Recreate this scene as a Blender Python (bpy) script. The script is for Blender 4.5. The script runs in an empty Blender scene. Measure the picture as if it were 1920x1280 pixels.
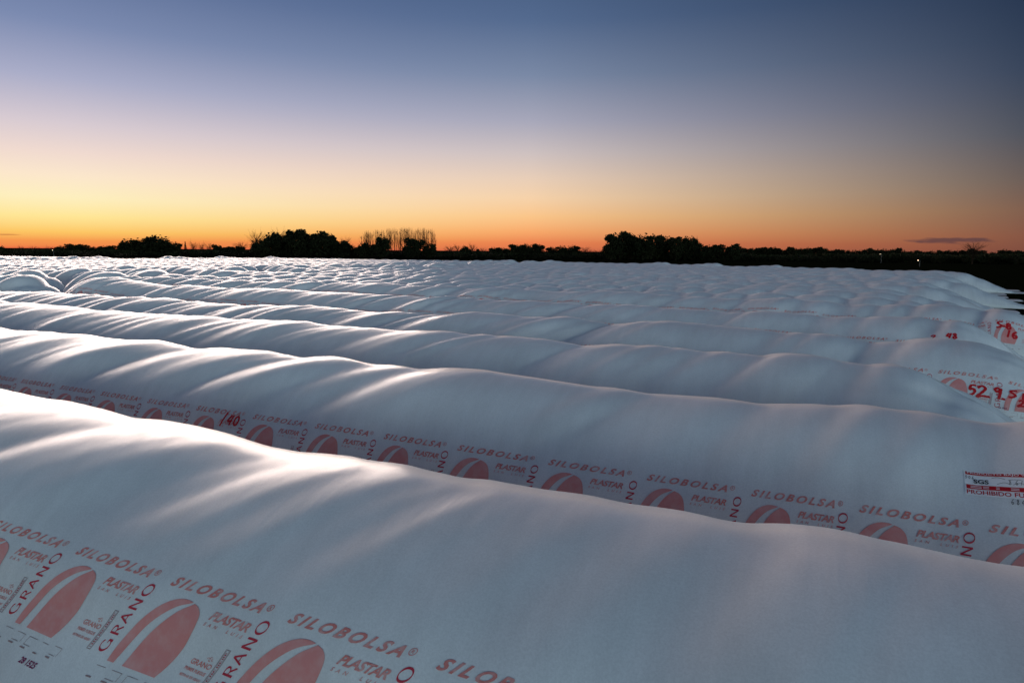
import bpy, bmesh, math, random
import numpy as np
from mathutils import Matrix, Vector

D = bpy.data
S = bpy.context.scene
COL = S.collection
R = math.radians

# ------------------------------------------------------------------ camera
CAM_H = 3.143
PITCH, YAW, ROLL = R(7.745), R(25.47), R(0.40)
FPX = 1250.0                                  # focal length in pixels of a 1920 px wide frame
cd = D.cameras.new('camera'); cam = D.objects.new('camera', cd); COL.objects.link(cam)
cd.sensor_width = 36; cd.lens = FPX / 1920 * 36; cd.clip_end = 6000; cd.clip_start = .05
_f = Vector((-math.sin(YAW) * math.cos(PITCH), math.cos(YAW) * math.cos(PITCH), -math.sin(PITCH)))
_r = Vector((math.cos(YAW), math.sin(YAW), 0)); _u = _r.cross(_f)
_X = _r * math.cos(ROLL) + _u * math.sin(ROLL); _Y = -_r * math.sin(ROLL) + _u * math.cos(ROLL)
m = Matrix((_X, _Y, -_f)).transposed().to_4x4(); m.translation = Vector((0, 0, CAM_H)); cam.matrix_world = m
S.camera = cam

# ------------------------------------------------------------------ sky, sun, exposure
SUN_AZ, SUN_EL = R(60), R(3.5)                # azimuth measured left from +Y
S.view_settings.view_transform = 'Standard'; S.view_settings.look = 'None'
S.view_settings.exposure = 0.5; S.view_settings.gamma = 1; S.view_settings.use_curve_mapping = False
W = D.worlds.new('World'); S.world = W; W.use_nodes = True
nt = W.node_tree; nt.nodes.clear(); N = nt.nodes; L = nt.links

def s2l(c):
    return tuple(((v / 255) / 12.92 if v / 255 < .04045 else ((v / 255 + .055) / 1.055) ** 2.4) for v in c)

def wmath(op, a=None, b=None, c=None):
    n = N.new('ShaderNodeMath'); n.operation = op
    for i, v in enumerate((a, b, c)):
        if v is None: continue
        if isinstance(v, (int, float)): n.inputs[i].default_value = v
        else: L.new(v, n.inputs[i])
    return n.outputs[0]

tc = N.new('ShaderNodeTexCoord'); nrm = N.new('ShaderNodeVectorMath'); nrm.operation = 'NORMALIZE'
L.new(tc.outputs['Generated'], nrm.inputs[0])
sep = N.new('ShaderNodeSeparateXYZ'); L.new(nrm.outputs[0], sep.inputs[0])
elev = wmath('MULTIPLY', wmath('ARCSINE', sep.outputs[2]), 180 / math.pi)
hor = wmath('SQRT', wmath('SUBTRACT', 1.0001, wmath('MULTIPLY', sep.outputs[2], sep.outputs[2])))
cosd = wmath('DIVIDE', wmath('ADD', wmath('MULTIPLY', sep.outputs[0], -math.sin(SUN_AZ)),
                             wmath('MULTIPLY', sep.outputs[1], math.cos(SUN_AZ))), hor)
delta = wmath('MULTIPLY', wmath('ARCCOSINE', wmath('MINIMUM', wmath('MAXIMUM', cosd, -1.0), 1.0)), 180 / math.pi)
# ramp position: elevation 0..90 squeezed so that the low sky gets most of the room
pos = wmath('POWER', wmath('DIVIDE', wmath('MAXIMUM', elev, 0.0), 90.0), 0.5)

def ramp(stops):
    n = N.new('ShaderNodeValToRGB'); cr = n.color_ramp; cr.interpolation = 'LINEAR'
    els = cr.elements
    while len(els) < len(stops): els.new(0.5)
    for e_, (a, c) in zip(els, stops):
        e_.position = math.sqrt(max(a, 0) / 90); e_.color = (*s2l(c), 1)
    L.new(pos, n.inputs[0]); return n.outputs[0]

ZEN = (20, 42, 74)
col0 = ramp([(0, (234, 112, 70)), (.5, (246, 152, 78)), (1.1, (253, 198, 100)), (2.2, (255, 230, 150)), (3.5, (254, 239, 190)),
             (5.0, (252, 231, 204)), (6.6, (240, 218, 208)), (8.5, (216, 203, 210)), (11.5, (170, 173, 200)), (15, (124, 139, 176)), (20, (86, 106, 148)), (35, (58, 80, 120)), (90, ZEN)])
col1 = ramp([(0, (210, 104, 72)), (.7, (234, 130, 80)), (1.6, (248, 168, 106)), (2.9, (251, 198, 138)), (4.4, (246, 210, 170)),
             (6, (232, 206, 184)), (8, (206, 193, 192)), (10.5, (168, 168, 186)), (14, (122, 137, 165)), (18, (84, 106, 142)), (24, (58, 81, 118)), (35, (44, 64, 100)), (90, ZEN)])
col2 = ramp([(0, (118, 68, 58)), (1.2, (134, 86, 68)), (3, (126, 94, 78)), (5, (104, 91, 86)), (8, (74, 79, 90)),
             (12, (50, 64, 86)), (16, (37, 52, 76)), (20, (29, 44, 68)), (32, (30, 46, 80)), (90, ZEN)])
col3 = ramp([(0, (236, 272, 288)), (2.5, (398, 442, 458)), (7, (410, 452, 468)), (10, (322, 364, 380)), (13, (190, 230, 248)), (18, (70, 102, 134)), (30, (24, 50, 90)), (70, (16, 38, 74)), (90, ZEN)])  # added bright band low behind the camera, out of view, fills the near bags

def mixc(a, b, lo, hi):
    mr = N.new('ShaderNodeMapRange'); mr.interpolation_type = 'LINEAR'
    mr.inputs[1].default_value = lo; mr.inputs[2].default_value = hi; L.new(delta, mr.inputs[0])
    mx = N.new('ShaderNodeMix'); mx.data_type = 'RGBA'; L.new(mr.outputs[0], mx.inputs[0]); L.new(a, mx.inputs[6]); L.new(b, mx.inputs[7])
    return mx.outputs[2]

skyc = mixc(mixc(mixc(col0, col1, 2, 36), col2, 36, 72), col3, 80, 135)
# two thin dusk clouds low over the horizon
def cloud(az, el, wa, we, color, amt, seed):
    global skyc
    azn = wmath('MULTIPLY', wmath('ARCTAN2', wmath('MULTIPLY', sep.outputs[0], -1.0), sep.outputs[1]), 180 / math.pi)
    da = wmath('DIVIDE', wmath('SUBTRACT', azn, az), wa); de = wmath('DIVIDE', wmath('SUBTRACT', elev, el), we)
    cx = N.new('ShaderNodeCombineXYZ'); L.new(wmath('MULTIPLY', azn, .55), cx.inputs[0]); L.new(wmath('MULTIPLY', elev, 3.2), cx.inputs[1]); cx.inputs[2].default_value = seed
    nz = N.new('ShaderNodeTexNoise'); nz.inputs['Scale'].default_value = 1.0; nz.inputs['Detail'].default_value = 5; L.new(cx.outputs[0], nz.inputs['Vector'])
    d2 = wmath('ADD', wmath('MULTIPLY', da, da), wmath('MULTIPLY', de, de))
    v = wmath('SUBTRACT', wmath('ADD', wmath('SUBTRACT', 1.0, d2), wmath('MULTIPLY', wmath('SUBTRACT', nz.outputs[0], .5), 2.6)), .15)
    mr = N.new('ShaderNodeMapRange'); mr.interpolation_type = 'SMOOTHSTEP'; mr.inputs[1].default_value = 0; mr.inputs[2].default_value = .7; mr.inputs[4].default_value = amt
    L.new(v, mr.inputs[0])
    mx = N.new('ShaderNodeMix'); mx.data_type = 'RGBA'; L.new(mr.outputs[0], mx.inputs[0]); L.new(skyc, mx.inputs[6]); mx.inputs[7].default_value = (*s2l(color), 1)
    skyc = mx.outputs[2]
cloud(-7.4, 0.9, 2.9, .30, (84, 60, 66), .75, 1.3)
cloud(62.6, 0.85, 1.2, .07, (190, 112, 62), .7, 4.1)
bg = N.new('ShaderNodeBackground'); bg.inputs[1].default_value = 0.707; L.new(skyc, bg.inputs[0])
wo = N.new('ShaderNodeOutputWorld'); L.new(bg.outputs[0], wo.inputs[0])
W.cycles.sampling_method = 'MANUAL'; W.cycles.sample_map_resolution = 1024

sl = D.lights.new('sunset_glow', 'SUN'); sl.energy = 2.9; sl.angle = R(50); sl.color = (1.0, .80, .69)
so = D.objects.new('sunset_glow', sl); COL.objects.link(so)
sd = Vector((-math.sin(R(59)) * math.cos(SUN_EL), math.cos(R(59)) * math.cos(SUN_EL), math.sin(SUN_EL)))
so.rotation_euler = sd.to_track_quat('Z', 'Y').to_euler()

# ------------------------------------------------------------------ helpers
def tag(o, label=None, cat=None, group=None, kind=None):
    if label: o['label'] = label
    if cat: o['category'] = cat
    if group: o['group'] = group
    if kind: o['kind'] = kind
    return o

def empty(name, loc=(0, 0, 0)):
    o = D.objects.new(name, None); o.location = loc; o.empty_display_size = .3; COL.objects.link(o); return o

def mesh_obj(name, verts, faces, mats, parent=None, smooth=False, midx=None, link=True):
    me = D.meshes.new(name)
    me.from_pydata([tuple(v) for v in verts] if not isinstance(verts, np.ndarray) else verts.tolist(), [], faces)
    for mt in (mats if isinstance(mats, (list, tuple)) else [mats]): me.materials.append(mt)
    if midx is not None: me.polygons.foreach_set('material_index', midx)
    if smooth: me.polygons.foreach_set('use_smooth', [True] * len(me.polygons))
    me.update()
    o = D.objects.new(name, me)
    if link: COL.objects.link(o)
    if parent: o.parent = parent
    return o

def grid_obj(name, P, mat, parent=None):
    """P: (ns, nt, 3) array of points -> one smooth sheet"""
    ns, nq = P.shape[:2]
    me = D.meshes.new(name); nv = ns * nq
    me.vertices.add(nv); me.vertices.foreach_set('co', P.reshape(-1).astype(np.float32))
    i, j = np.meshgrid(np.arange(ns - 1), np.arange(nq - 1), indexing='ij')
    a = (i * nq + j).ravel(); q = np.stack([a, a + nq, a + nq + 1, a + 1], 1).astype(np.int32)
    me.loops.add(q.size); me.loops.foreach_set('vertex_index', q.ravel())
    me.polygons.add(len(q)); me.polygons.foreach_set('loop_start', np.arange(0, q.size, 4, dtype=np.int32))
    me.polygons.foreach_set('use_smooth', np.ones(len(q), bool))
    me.materials.append(mat); me.update(calc_edges=True); me.validate()
    o = D.objects.new(name, me); COL.objects.link(o)
    if parent: o.parent = parent
    return o

def material(name, base, rough=.6, spec=.3, noise=None, bump=None, mix=None):
    mt = D.materials.new(name); mt.use_nodes = True; t = mt.node_tree; n = t.nodes; b = n['Principled BSDF']
    b.inputs['Base Color'].default_value = (*base, 1); b.inputs['Roughness'].default_value = rough
    b.inputs['Specular IOR Level'].default_value = spec
    tcn = n.new('ShaderNodeTexCoord')
    if noise:                                            # (scale, second colour, lo, hi)
        nz = n.new('ShaderNodeTexNoise'); nz.inputs['Scale'].default_value = noise[0]; nz.inputs['Detail'].default_value = 6
        nz.inputs['Roughness'].default_value = .65
        t.links.new(tcn.outputs['Object'], nz.inputs['Vector'])
        mr = n.new('ShaderNodeMapRange'); mr.inputs[1].default_value = noise[2]; mr.inputs[2].default_value = noise[3]
        t.links.new(nz.outputs[0], mr.inputs[0])
        mx = n.new('ShaderNodeMix'); mx.data_type = 'RGBA'; mx.inputs[6].default_value = (*base, 1); mx.inputs[7].default_value = (*noise[1], 1)
        t.links.new(mr.outputs[0], mx.inputs[0]); t.links.new(mx.outputs[2], b.inputs['Base Color'])
    if bump:
        nz = n.new('ShaderNodeTexNoise'); nz.inputs['Scale'].default_value = bump[0]; nz.inputs['Detail'].default_value = 4
        t.links.new(tcn.outputs['Object'], nz.inputs['Vector'])
        bp = n.new('ShaderNodeBump'); bp.inputs['Strength'].default_value = bump[1]; bp.inputs['Distance'].default_value = bump[2]
        t.links.new(nz.outputs[0], bp.inputs['Height']); t.links.new(bp.outputs[0], b.inputs['Normal'])
    return mt

def plastic():
    """white polyethylene film: satin, finely speckled with dust and dew, faint handling scuffs"""
    mt = D.materials.new('white_film'); mt.use_nodes = True; t = mt.node_tree; n = t.nodes; b = n['Principled BSDF']
    tcn = n.new('ShaderNodeTexCoord'); Lk = t.links.new
    def noise(scale, det, vec=None, rough=.6):
        z = n.new('ShaderNodeTexNoise'); z.inputs['Scale'].default_value = scale; z.inputs['Detail'].default_value = det
        z.inputs['Roughness'].default_value = rough
        Lk(vec or tcn.outputs['Object'], z.inputs['Vector']); return z.outputs[0]
    def rng(v, a, b_, c, d):
        r_ = n.new('ShaderNodeMapRange'); r_.inputs[1].default_value = a; r_.inputs[2].default_value = b_
        r_.inputs[3].default_value = c; r_.inputs[4].default_value = d; Lk(v, r_.inputs[0]); return r_.outputs[0]
    def mul(a, b_):
        q = n.new('ShaderNodeMath'); q.operation = 'MULTIPLY'; Lk(a, q.inputs[0]); Lk(b_, q.inputs[1]); return q.outputs[0]
    mp = n.new('ShaderNodeMapping'); mp.inputs['Scale'].default_value = (3.0, .5, .5); Lk(tcn.outputs['Object'], mp.inputs['Vector'])
    k = mul(mul(rng(noise(.9, 5), .3, .7, .90, 1.05), rng(noise(70, 3, rough=.8), .35, .65, .92, 1.05)), rng(noise(2.2, 6, mp.outputs[0]), .35, .7, .95, 1.03))
    sp = rng(noise(240, 1), .74, .80, 1.0, .70)
    k = mul(k, sp)
    mx = n.new('ShaderNodeMix'); mx.data_type = 'RGBA'; mx.inputs[6].default_value = (0, 0, 0, 1); mx.inputs[7].default_value = (.76, .785, .79, 1)
    mx.clamp_factor = False; Lk(k, mx.inputs[0]); Lk(mx.outputs[2], b.inputs['Base Color'])
    Lk(rng(noise(6, 5), .3, .7, .34, .46), b.inputs['Roughness'])
    b.inputs['Specular IOR Level'].default_value = .4; b.inputs['Coat Weight'].default_value = .3; b.inputs['Coat Roughness'].default_value = .25
    bp = n.new('ShaderNodeBump'); bp.inputs['Strength'].default_value = .14; bp.inputs['Distance'].default_value = .002
    Lk(noise(120, 3, rough=.7), bp.inputs['Height'])
    mp2 = n.new('ShaderNodeMapping'); mp2.inputs['Scale'].default_value = (9, 1.1, 1.1); mp2.inputs['Rotation'].default_value = (0, 0, R(35)); Lk(tcn.outputs['Object'], mp2.inputs['Vector'])
    bp2 = n.new('ShaderNodeBump'); bp2.inputs['Strength'].default_value = .5; bp2.inputs['Distance'].default_value = .006
    Lk(noise(1.0, 4, mp2.outputs[0], .5), bp2.inputs['Height']); Lk(bp.outputs[0], bp2.inputs['Normal']); Lk(bp2.outputs[0], b.inputs['Normal'])
    return mt

M = dict(
    film=plastic(),
    pink=material('faded_red_ink', (.76, .285, .265), .5, .4, noise=(9, (.77, .39, .37), .42, .72)),
    letter=material('worn_red_ink', (.70, .235, .21), .5, .4, noise=(14, (.75, .50, .48), .45, .75)),
    grano=material('crimson_ink', (.56, .035, .065), .5, .4),
    faint=material('faint_ink', (.36, .25, .25), .5, .4),
    paint=material('brushed_red_paint', (.62, .006, .012), .45, .4, noise=(40, (.60, .03, .03), .4, .7)),
    violet=material('violet_ink', (.22, .015, .10), .5, .4),
    stk_red=material('label_red', (.50, .012, .015), .4, .5),
    stk_white=material('label_white', (.86, .87, .88), .4, .5),
    stk_black=material('label_black', (.012, .014, .018), .4, .5),
    soil=material('dark_soil', (.0045, .005, .003), 1.0, .0, noise=(1.2, (.007, .010, .004), .4, .65), bump=(3, .8, .05)),
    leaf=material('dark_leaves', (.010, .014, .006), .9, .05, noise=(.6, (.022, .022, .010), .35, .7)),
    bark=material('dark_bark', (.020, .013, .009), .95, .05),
    metal=material('post_metal', (.06, .06, .06), .6, .4),
)
lampm = D.materials.new('lamp_glow'); lampm.use_nodes = True
_b = lampm.node_tree.nodes['Principled BSDF']; _b.inputs['Emission Color'].default_value = (1, .78, .5, 1); _b.inputs['Emission Strength'].default_value = 4

# ------------------------------------------------------------------ the ground
gs = []
nx = 60
xs = np.concatenate([-np.geomspace(3000, 130, 12), np.linspace(-120, 60, 40), np.geomspace(70, 3000, 12)])
ys = np.concatenate([-np.geomspace(3000, 40, 8), np.linspace(-20, 120, 40), np.geomspace(130, 4000, 16)])
G = np.zeros((len(xs), len(ys), 3)); G[..., 0] = xs[:, None]; G[..., 1] = ys[None]
G = G[:, ::-1] if False else G
g = grid_obj('ground', G, M['soil']); tag(g, kind='structure')

# ------------------------------------------------------------------ grain bags
ZC, RW = .35, 1.30
ROWY = [4.045, 7.619, 11.266, 14.931, 18.805, 22.497]
for k in range(6, 24): ROWY.append(22.497 + (k - 5) * 3.72 + .18 * math.sin(k * 2.1))
TR = {
1:[(-10.0,1.49),(-9.8,1.491),(-9.6,1.493),(-9.4,1.495),(-9.2,1.5),(-9.0,1.508),(-8.8,1.516),(-8.6,1.534),(-8.4,1.559),(-8.2,1.55),(-8.0,1.542),(-7.8,1.552),(-7.6,1.554),(-7.4,1.562),(-7.2,1.548),(-7.0,1.526),(-6.8,1.502),(-6.6,1.486),(-6.4,1.486),(-6.2,1.491),(-6.0,1.473),(-5.8,1.501),(-5.6,1.487),(-5.4,1.477),(-5.2,1.485),(-5.0,1.471),(-4.8,1.484),(-4.6,1.47),(-4.4,1.474),(-4.2,1.469),(-4.0,1.45),(-3.8,1.454),(-3.6,1.466),(-3.4,1.466),(-3.2,1.443),(-3.0,1.481),(-2.8,1.511),(-2.6,1.499),(-2.4,1.529),(-2.2,1.528),(-2.0,1.54),(-1.8,1.53),(-1.6,1.526),(-1.4,1.522),(-1.2,1.533),(-1.0,1.527),(-0.8,1.53),(-0.6,1.537),(-0.4,1.52),(-0.2,1.495),(-0.0,1.492),(0.2,1.496),(0.4,1.531),(0.6,1.52),(0.8,1.498),(1.0,1.5),(1.2,1.491),(1.4,1.51),(1.6,1.513),(1.8,1.477),(2.0,1.469),(2.2,1.467),(2.4,1.463),(2.6,1.457),(2.8,1.454)],
2:[(-18.0,1.492),(-17.75,1.492),(-17.5,1.492),(-17.25,1.492),(-17.0,1.493),(-16.75,1.495),(-16.5,1.498),(-16.25,1.5),(-16.0,1.508),(-15.75,1.517),(-15.5,1.513),(-15.25,1.507),(-15.0,1.51),(-14.75,1.522),(-14.5,1.568),(-14.25,1.539),(-14.0,1.508),(-13.75,1.526),(-13.5,1.555),(-13.25,1.559),(-13.0,1.57),(-12.75,1.573),(-12.5,1.538),(-12.25,1.535),(-12.0,1.53),(-11.75,1.54),(-11.5,1.562),(-11.25,1.548),(-11.0,1.526),(-10.75,1.55),(-10.5,1.561),(-10.25,1.559),(-10.0,1.547),(-9.75,1.54),(-9.5,1.518),(-9.25,1.525),(-9.0,1.539),(-8.75,1.541),(-8.5,1.548),(-8.25,1.539),(-8.0,1.567),(-7.75,1.567),(-7.5,1.572),(-7.25,1.556),(-7.0,1.53),(-6.75,1.577),(-6.5,1.592),(-6.25,1.598),(-6.0,1.597),(-5.75,1.571),(-5.5,1.575),(-5.25,1.565),(-5.0,1.53),(-4.75,1.533),(-4.5,1.559),(-4.25,1.573),(-4.0,1.578),(-3.75,1.563),(-3.5,1.56),(-3.25,1.546),(-3.0,1.554),(-2.75,1.577),(-2.5,1.594),(-2.25,1.542),(-2.0,1.538),(-1.75,1.532),(-1.5,1.484),(-1.25,1.498),(-1.0,1.537),(-0.75,1.559),(-0.5,1.536),(-0.25,1.543),(0.0,1.55),(0.25,1.533),(0.5,1.597),(0.75,1.588),(1.0,1.608),(1.25,1.585),(1.5,1.567),(1.75,1.534),(2.0,1.563),(2.25,1.611),(2.5,1.626),(2.75,1.607),(3.0,1.593),(3.25,1.585)],
3:[(-24.0,1.59),(-23.6,1.596),(-23.2,1.61),(-22.8,1.581),(-22.4,1.576),(-22.0,1.583),(-21.6,1.577),(-21.2,1.575),(-20.8,1.572),(-20.4,1.565),(-20.0,1.575),(-19.6,1.587),(-19.2,1.53),(-18.8,1.517),(-18.4,1.517),(-18.0,1.513),(-17.6,1.544),(-17.2,1.518),(-16.8,1.505),(-16.4,1.498),(-16.0,1.518),(-15.6,1.51),(-15.2,1.491),(-14.8,1.492),(-14.4,1.519),(-14.0,1.512),(-13.6,1.531),(-13.2,1.535),(-12.8,1.571),(-12.4,1.544),(-12.0,1.511),(-11.6,1.527),(-11.2,1.516),(-10.8,1.56),(-10.4,1.562),(-10.0,1.529),(-9.6,1.563),(-9.2,1.517),(-8.8,1.526),(-8.4,1.509),(-8.0,1.548),(-7.6,1.501),(-7.2,1.538),(-6.8,1.559),(-6.4,1.616),(-6.0,1.574),(-5.6,1.536),(-5.2,1.539),(-4.8,1.545),(-4.4,1.539),(-4.0,1.562),(-3.6,1.478),(-3.2,1.534),(-2.8,1.551),(-2.4,1.579),(-2.0,1.573),(-1.6,1.559),(-1.2,1.564),(-0.8,1.558),(-0.4,1.571),(-0.0,1.569),(0.4,1.538),(0.8,1.537),(1.2,1.584)],
4:[(-31.0,1.424),(-30.55,1.411),(-30.1,1.398),(-29.65,1.423),(-29.2,1.456),(-28.75,1.462),(-28.3,1.438),(-27.85,1.44),(-27.4,1.493),(-26.95,1.486),(-26.5,1.486),(-26.05,1.513),(-25.6,1.52),(-25.15,1.51),(-24.7,1.559),(-24.25,1.5),(-23.8,1.47),(-23.35,1.526),(-22.9,1.511),(-22.45,1.464),(-22.0,1.458),(-21.55,1.49),(-21.1,1.543),(-20.65,1.545),(-20.2,1.514),(-19.75,1.519),(-19.3,1.526),(-18.85,1.539),(-18.4,1.496),(-17.95,1.529),(-17.5,1.524),(-17.05,1.44),(-16.6,1.461),(-16.15,1.488),(-15.7,1.42),(-15.25,1.458),(-14.8,1.569),(-14.35,1.476),(-13.9,1.479),(-13.45,1.559),(-13.0,1.533),(-12.55,1.482),(-12.1,1.493),(-11.65,1.476),(-11.2,1.456),(-10.75,1.445),(-10.3,1.536),(-9.85,1.476),(-9.4,1.486),(-8.95,1.506),(-8.5,1.544),(-8.05,1.59),(-7.6,1.61),(-7.15,1.56),(-6.7,1.564),(-6.25,1.562),(-5.8,1.604),(-5.35,1.551),(-4.9,1.513),(-4.45,1.523),(-4.0,1.528),(-3.55,1.572),(-3.1,1.65),(-2.65,1.58),(-2.2,1.542),(-1.75,1.589),(-1.3,1.537),(-0.85,1.551),(-0.4,1.553),(0.05,1.485),(0.5,1.476),(0.95,1.424),(1.4,1.422),(1.85,1.498),(2.3,1.58)],
5:[(-28.0,1.744),(-27.5,1.688),(-27.0,1.742),(-26.5,1.707),(-26.0,1.669),(-25.5,1.699),(-25.0,1.69),(-24.5,1.7),(-24.0,1.629),(-23.5,1.679),(-23.0,1.708),(-22.5,1.622),(-22.0,1.623),(-21.5,1.65),(-21.0,1.694),(-20.5,1.592),(-20.0,1.628),(-19.5,1.729),(-19.0,1.654),(-18.5,1.647),(-18.0,1.717),(-17.5,1.626),(-17.0,1.659),(-16.5,1.684),(-16.0,1.633),(-15.5,1.614),(-15.0,1.643),(-14.5,1.663),(-14.0,1.649),(-13.5,1.621),(-13.0,1.624),(-12.5,1.599),(-12.0,1.642),(-11.5,1.62),(-11.0,1.681),(-10.5,1.614),(-10.0,1.58),(-9.5,1.687),(-9.0,1.618),(-8.5,1.583),(-8.0,1.667),(-7.5,1.667),(-7.0,1.593),(-6.5,1.666),(-6.0,1.578),(-5.5,1.585),(-5.0,1.642),(-4.5,1.632),(-4.0,1.601),(-3.5,1.616),(-3.0,1.56),(-2.5,1.6),(-2.0,1.605),(-1.5,1.606),(-1.0,1.64),(-0.5,1.557),(0.0,1.515),(0.5,1.562),(1.0,1.604),(1.5,1.591),(2.0,1.628)],
6:[(-19.0,1.707),(-18.4,1.793),(-17.8,1.836),(-17.2,1.763),(-16.6,1.829),(-16.0,1.796),(-15.4,1.811),(-14.8,1.711),(-14.2,1.754),(-13.6,1.782),(-13.0,1.767),(-12.4,1.778),(-11.8,1.684),(-11.2,1.778),(-10.6,1.826),(-10.0,1.726),(-9.4,1.725),(-8.8,1.781),(-8.2,1.686),(-7.6,1.767),(-7.0,1.802),(-6.4,1.75),(-5.8,1.799),(-5.2,1.708),(-4.6,1.707),(-4.0,1.727),(-3.4,1.642),(-2.8,1.712),(-2.2,1.677),(-1.6,1.733),(-1.0,1.727),(-0.4,1.691),(0.2,1.669),(0.8,1.675),(1.4,1.576),(2.0,1.73),(2.6,1.697),(3.2,1.687)],
}

# where the saddles between the bulges sit on the six nearest bags
SAD = {
1:[-7.41,-5.93,-4.03,-2.35,-1.77,-1.05,-0.51,0.91],
2:[-14.48,-12.96,-11.34,-9.4,-7.18,-5.74,-5.08,-2.52,-1.8,-0.62,1.44],
3:[-19.64,-17.56,-15.72,-12.58,-9.52,-7.88,-6.18,-3.92,-1.8],
4:[-29.21,-24.73,-22.25,-20.43,-18.61,-17.39,-16.15,-14.73,-11.21,-9.43,-6.57,-4.55,-0.75,0.81,2.91],
5:[-24.43,-20.69,-16.79,-13.93,-12.05,-9.41,-7.49,-6.43,-4.15,-2.37,0.11,2.49],
6:[-17.63,-15.09,-12.29,-8.71,-4.27,-2.33,0.71],
}

def gsmooth(a, sig):
    if sig < .3: return a
    r = int(sig * 3) + 1; k = np.exp(-.5 * (np.arange(-r, r + 1) / sig) ** 2); k /= k.sum()
    return np.convolve(np.pad(a, r, 'edge'), k, 'valid')

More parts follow.
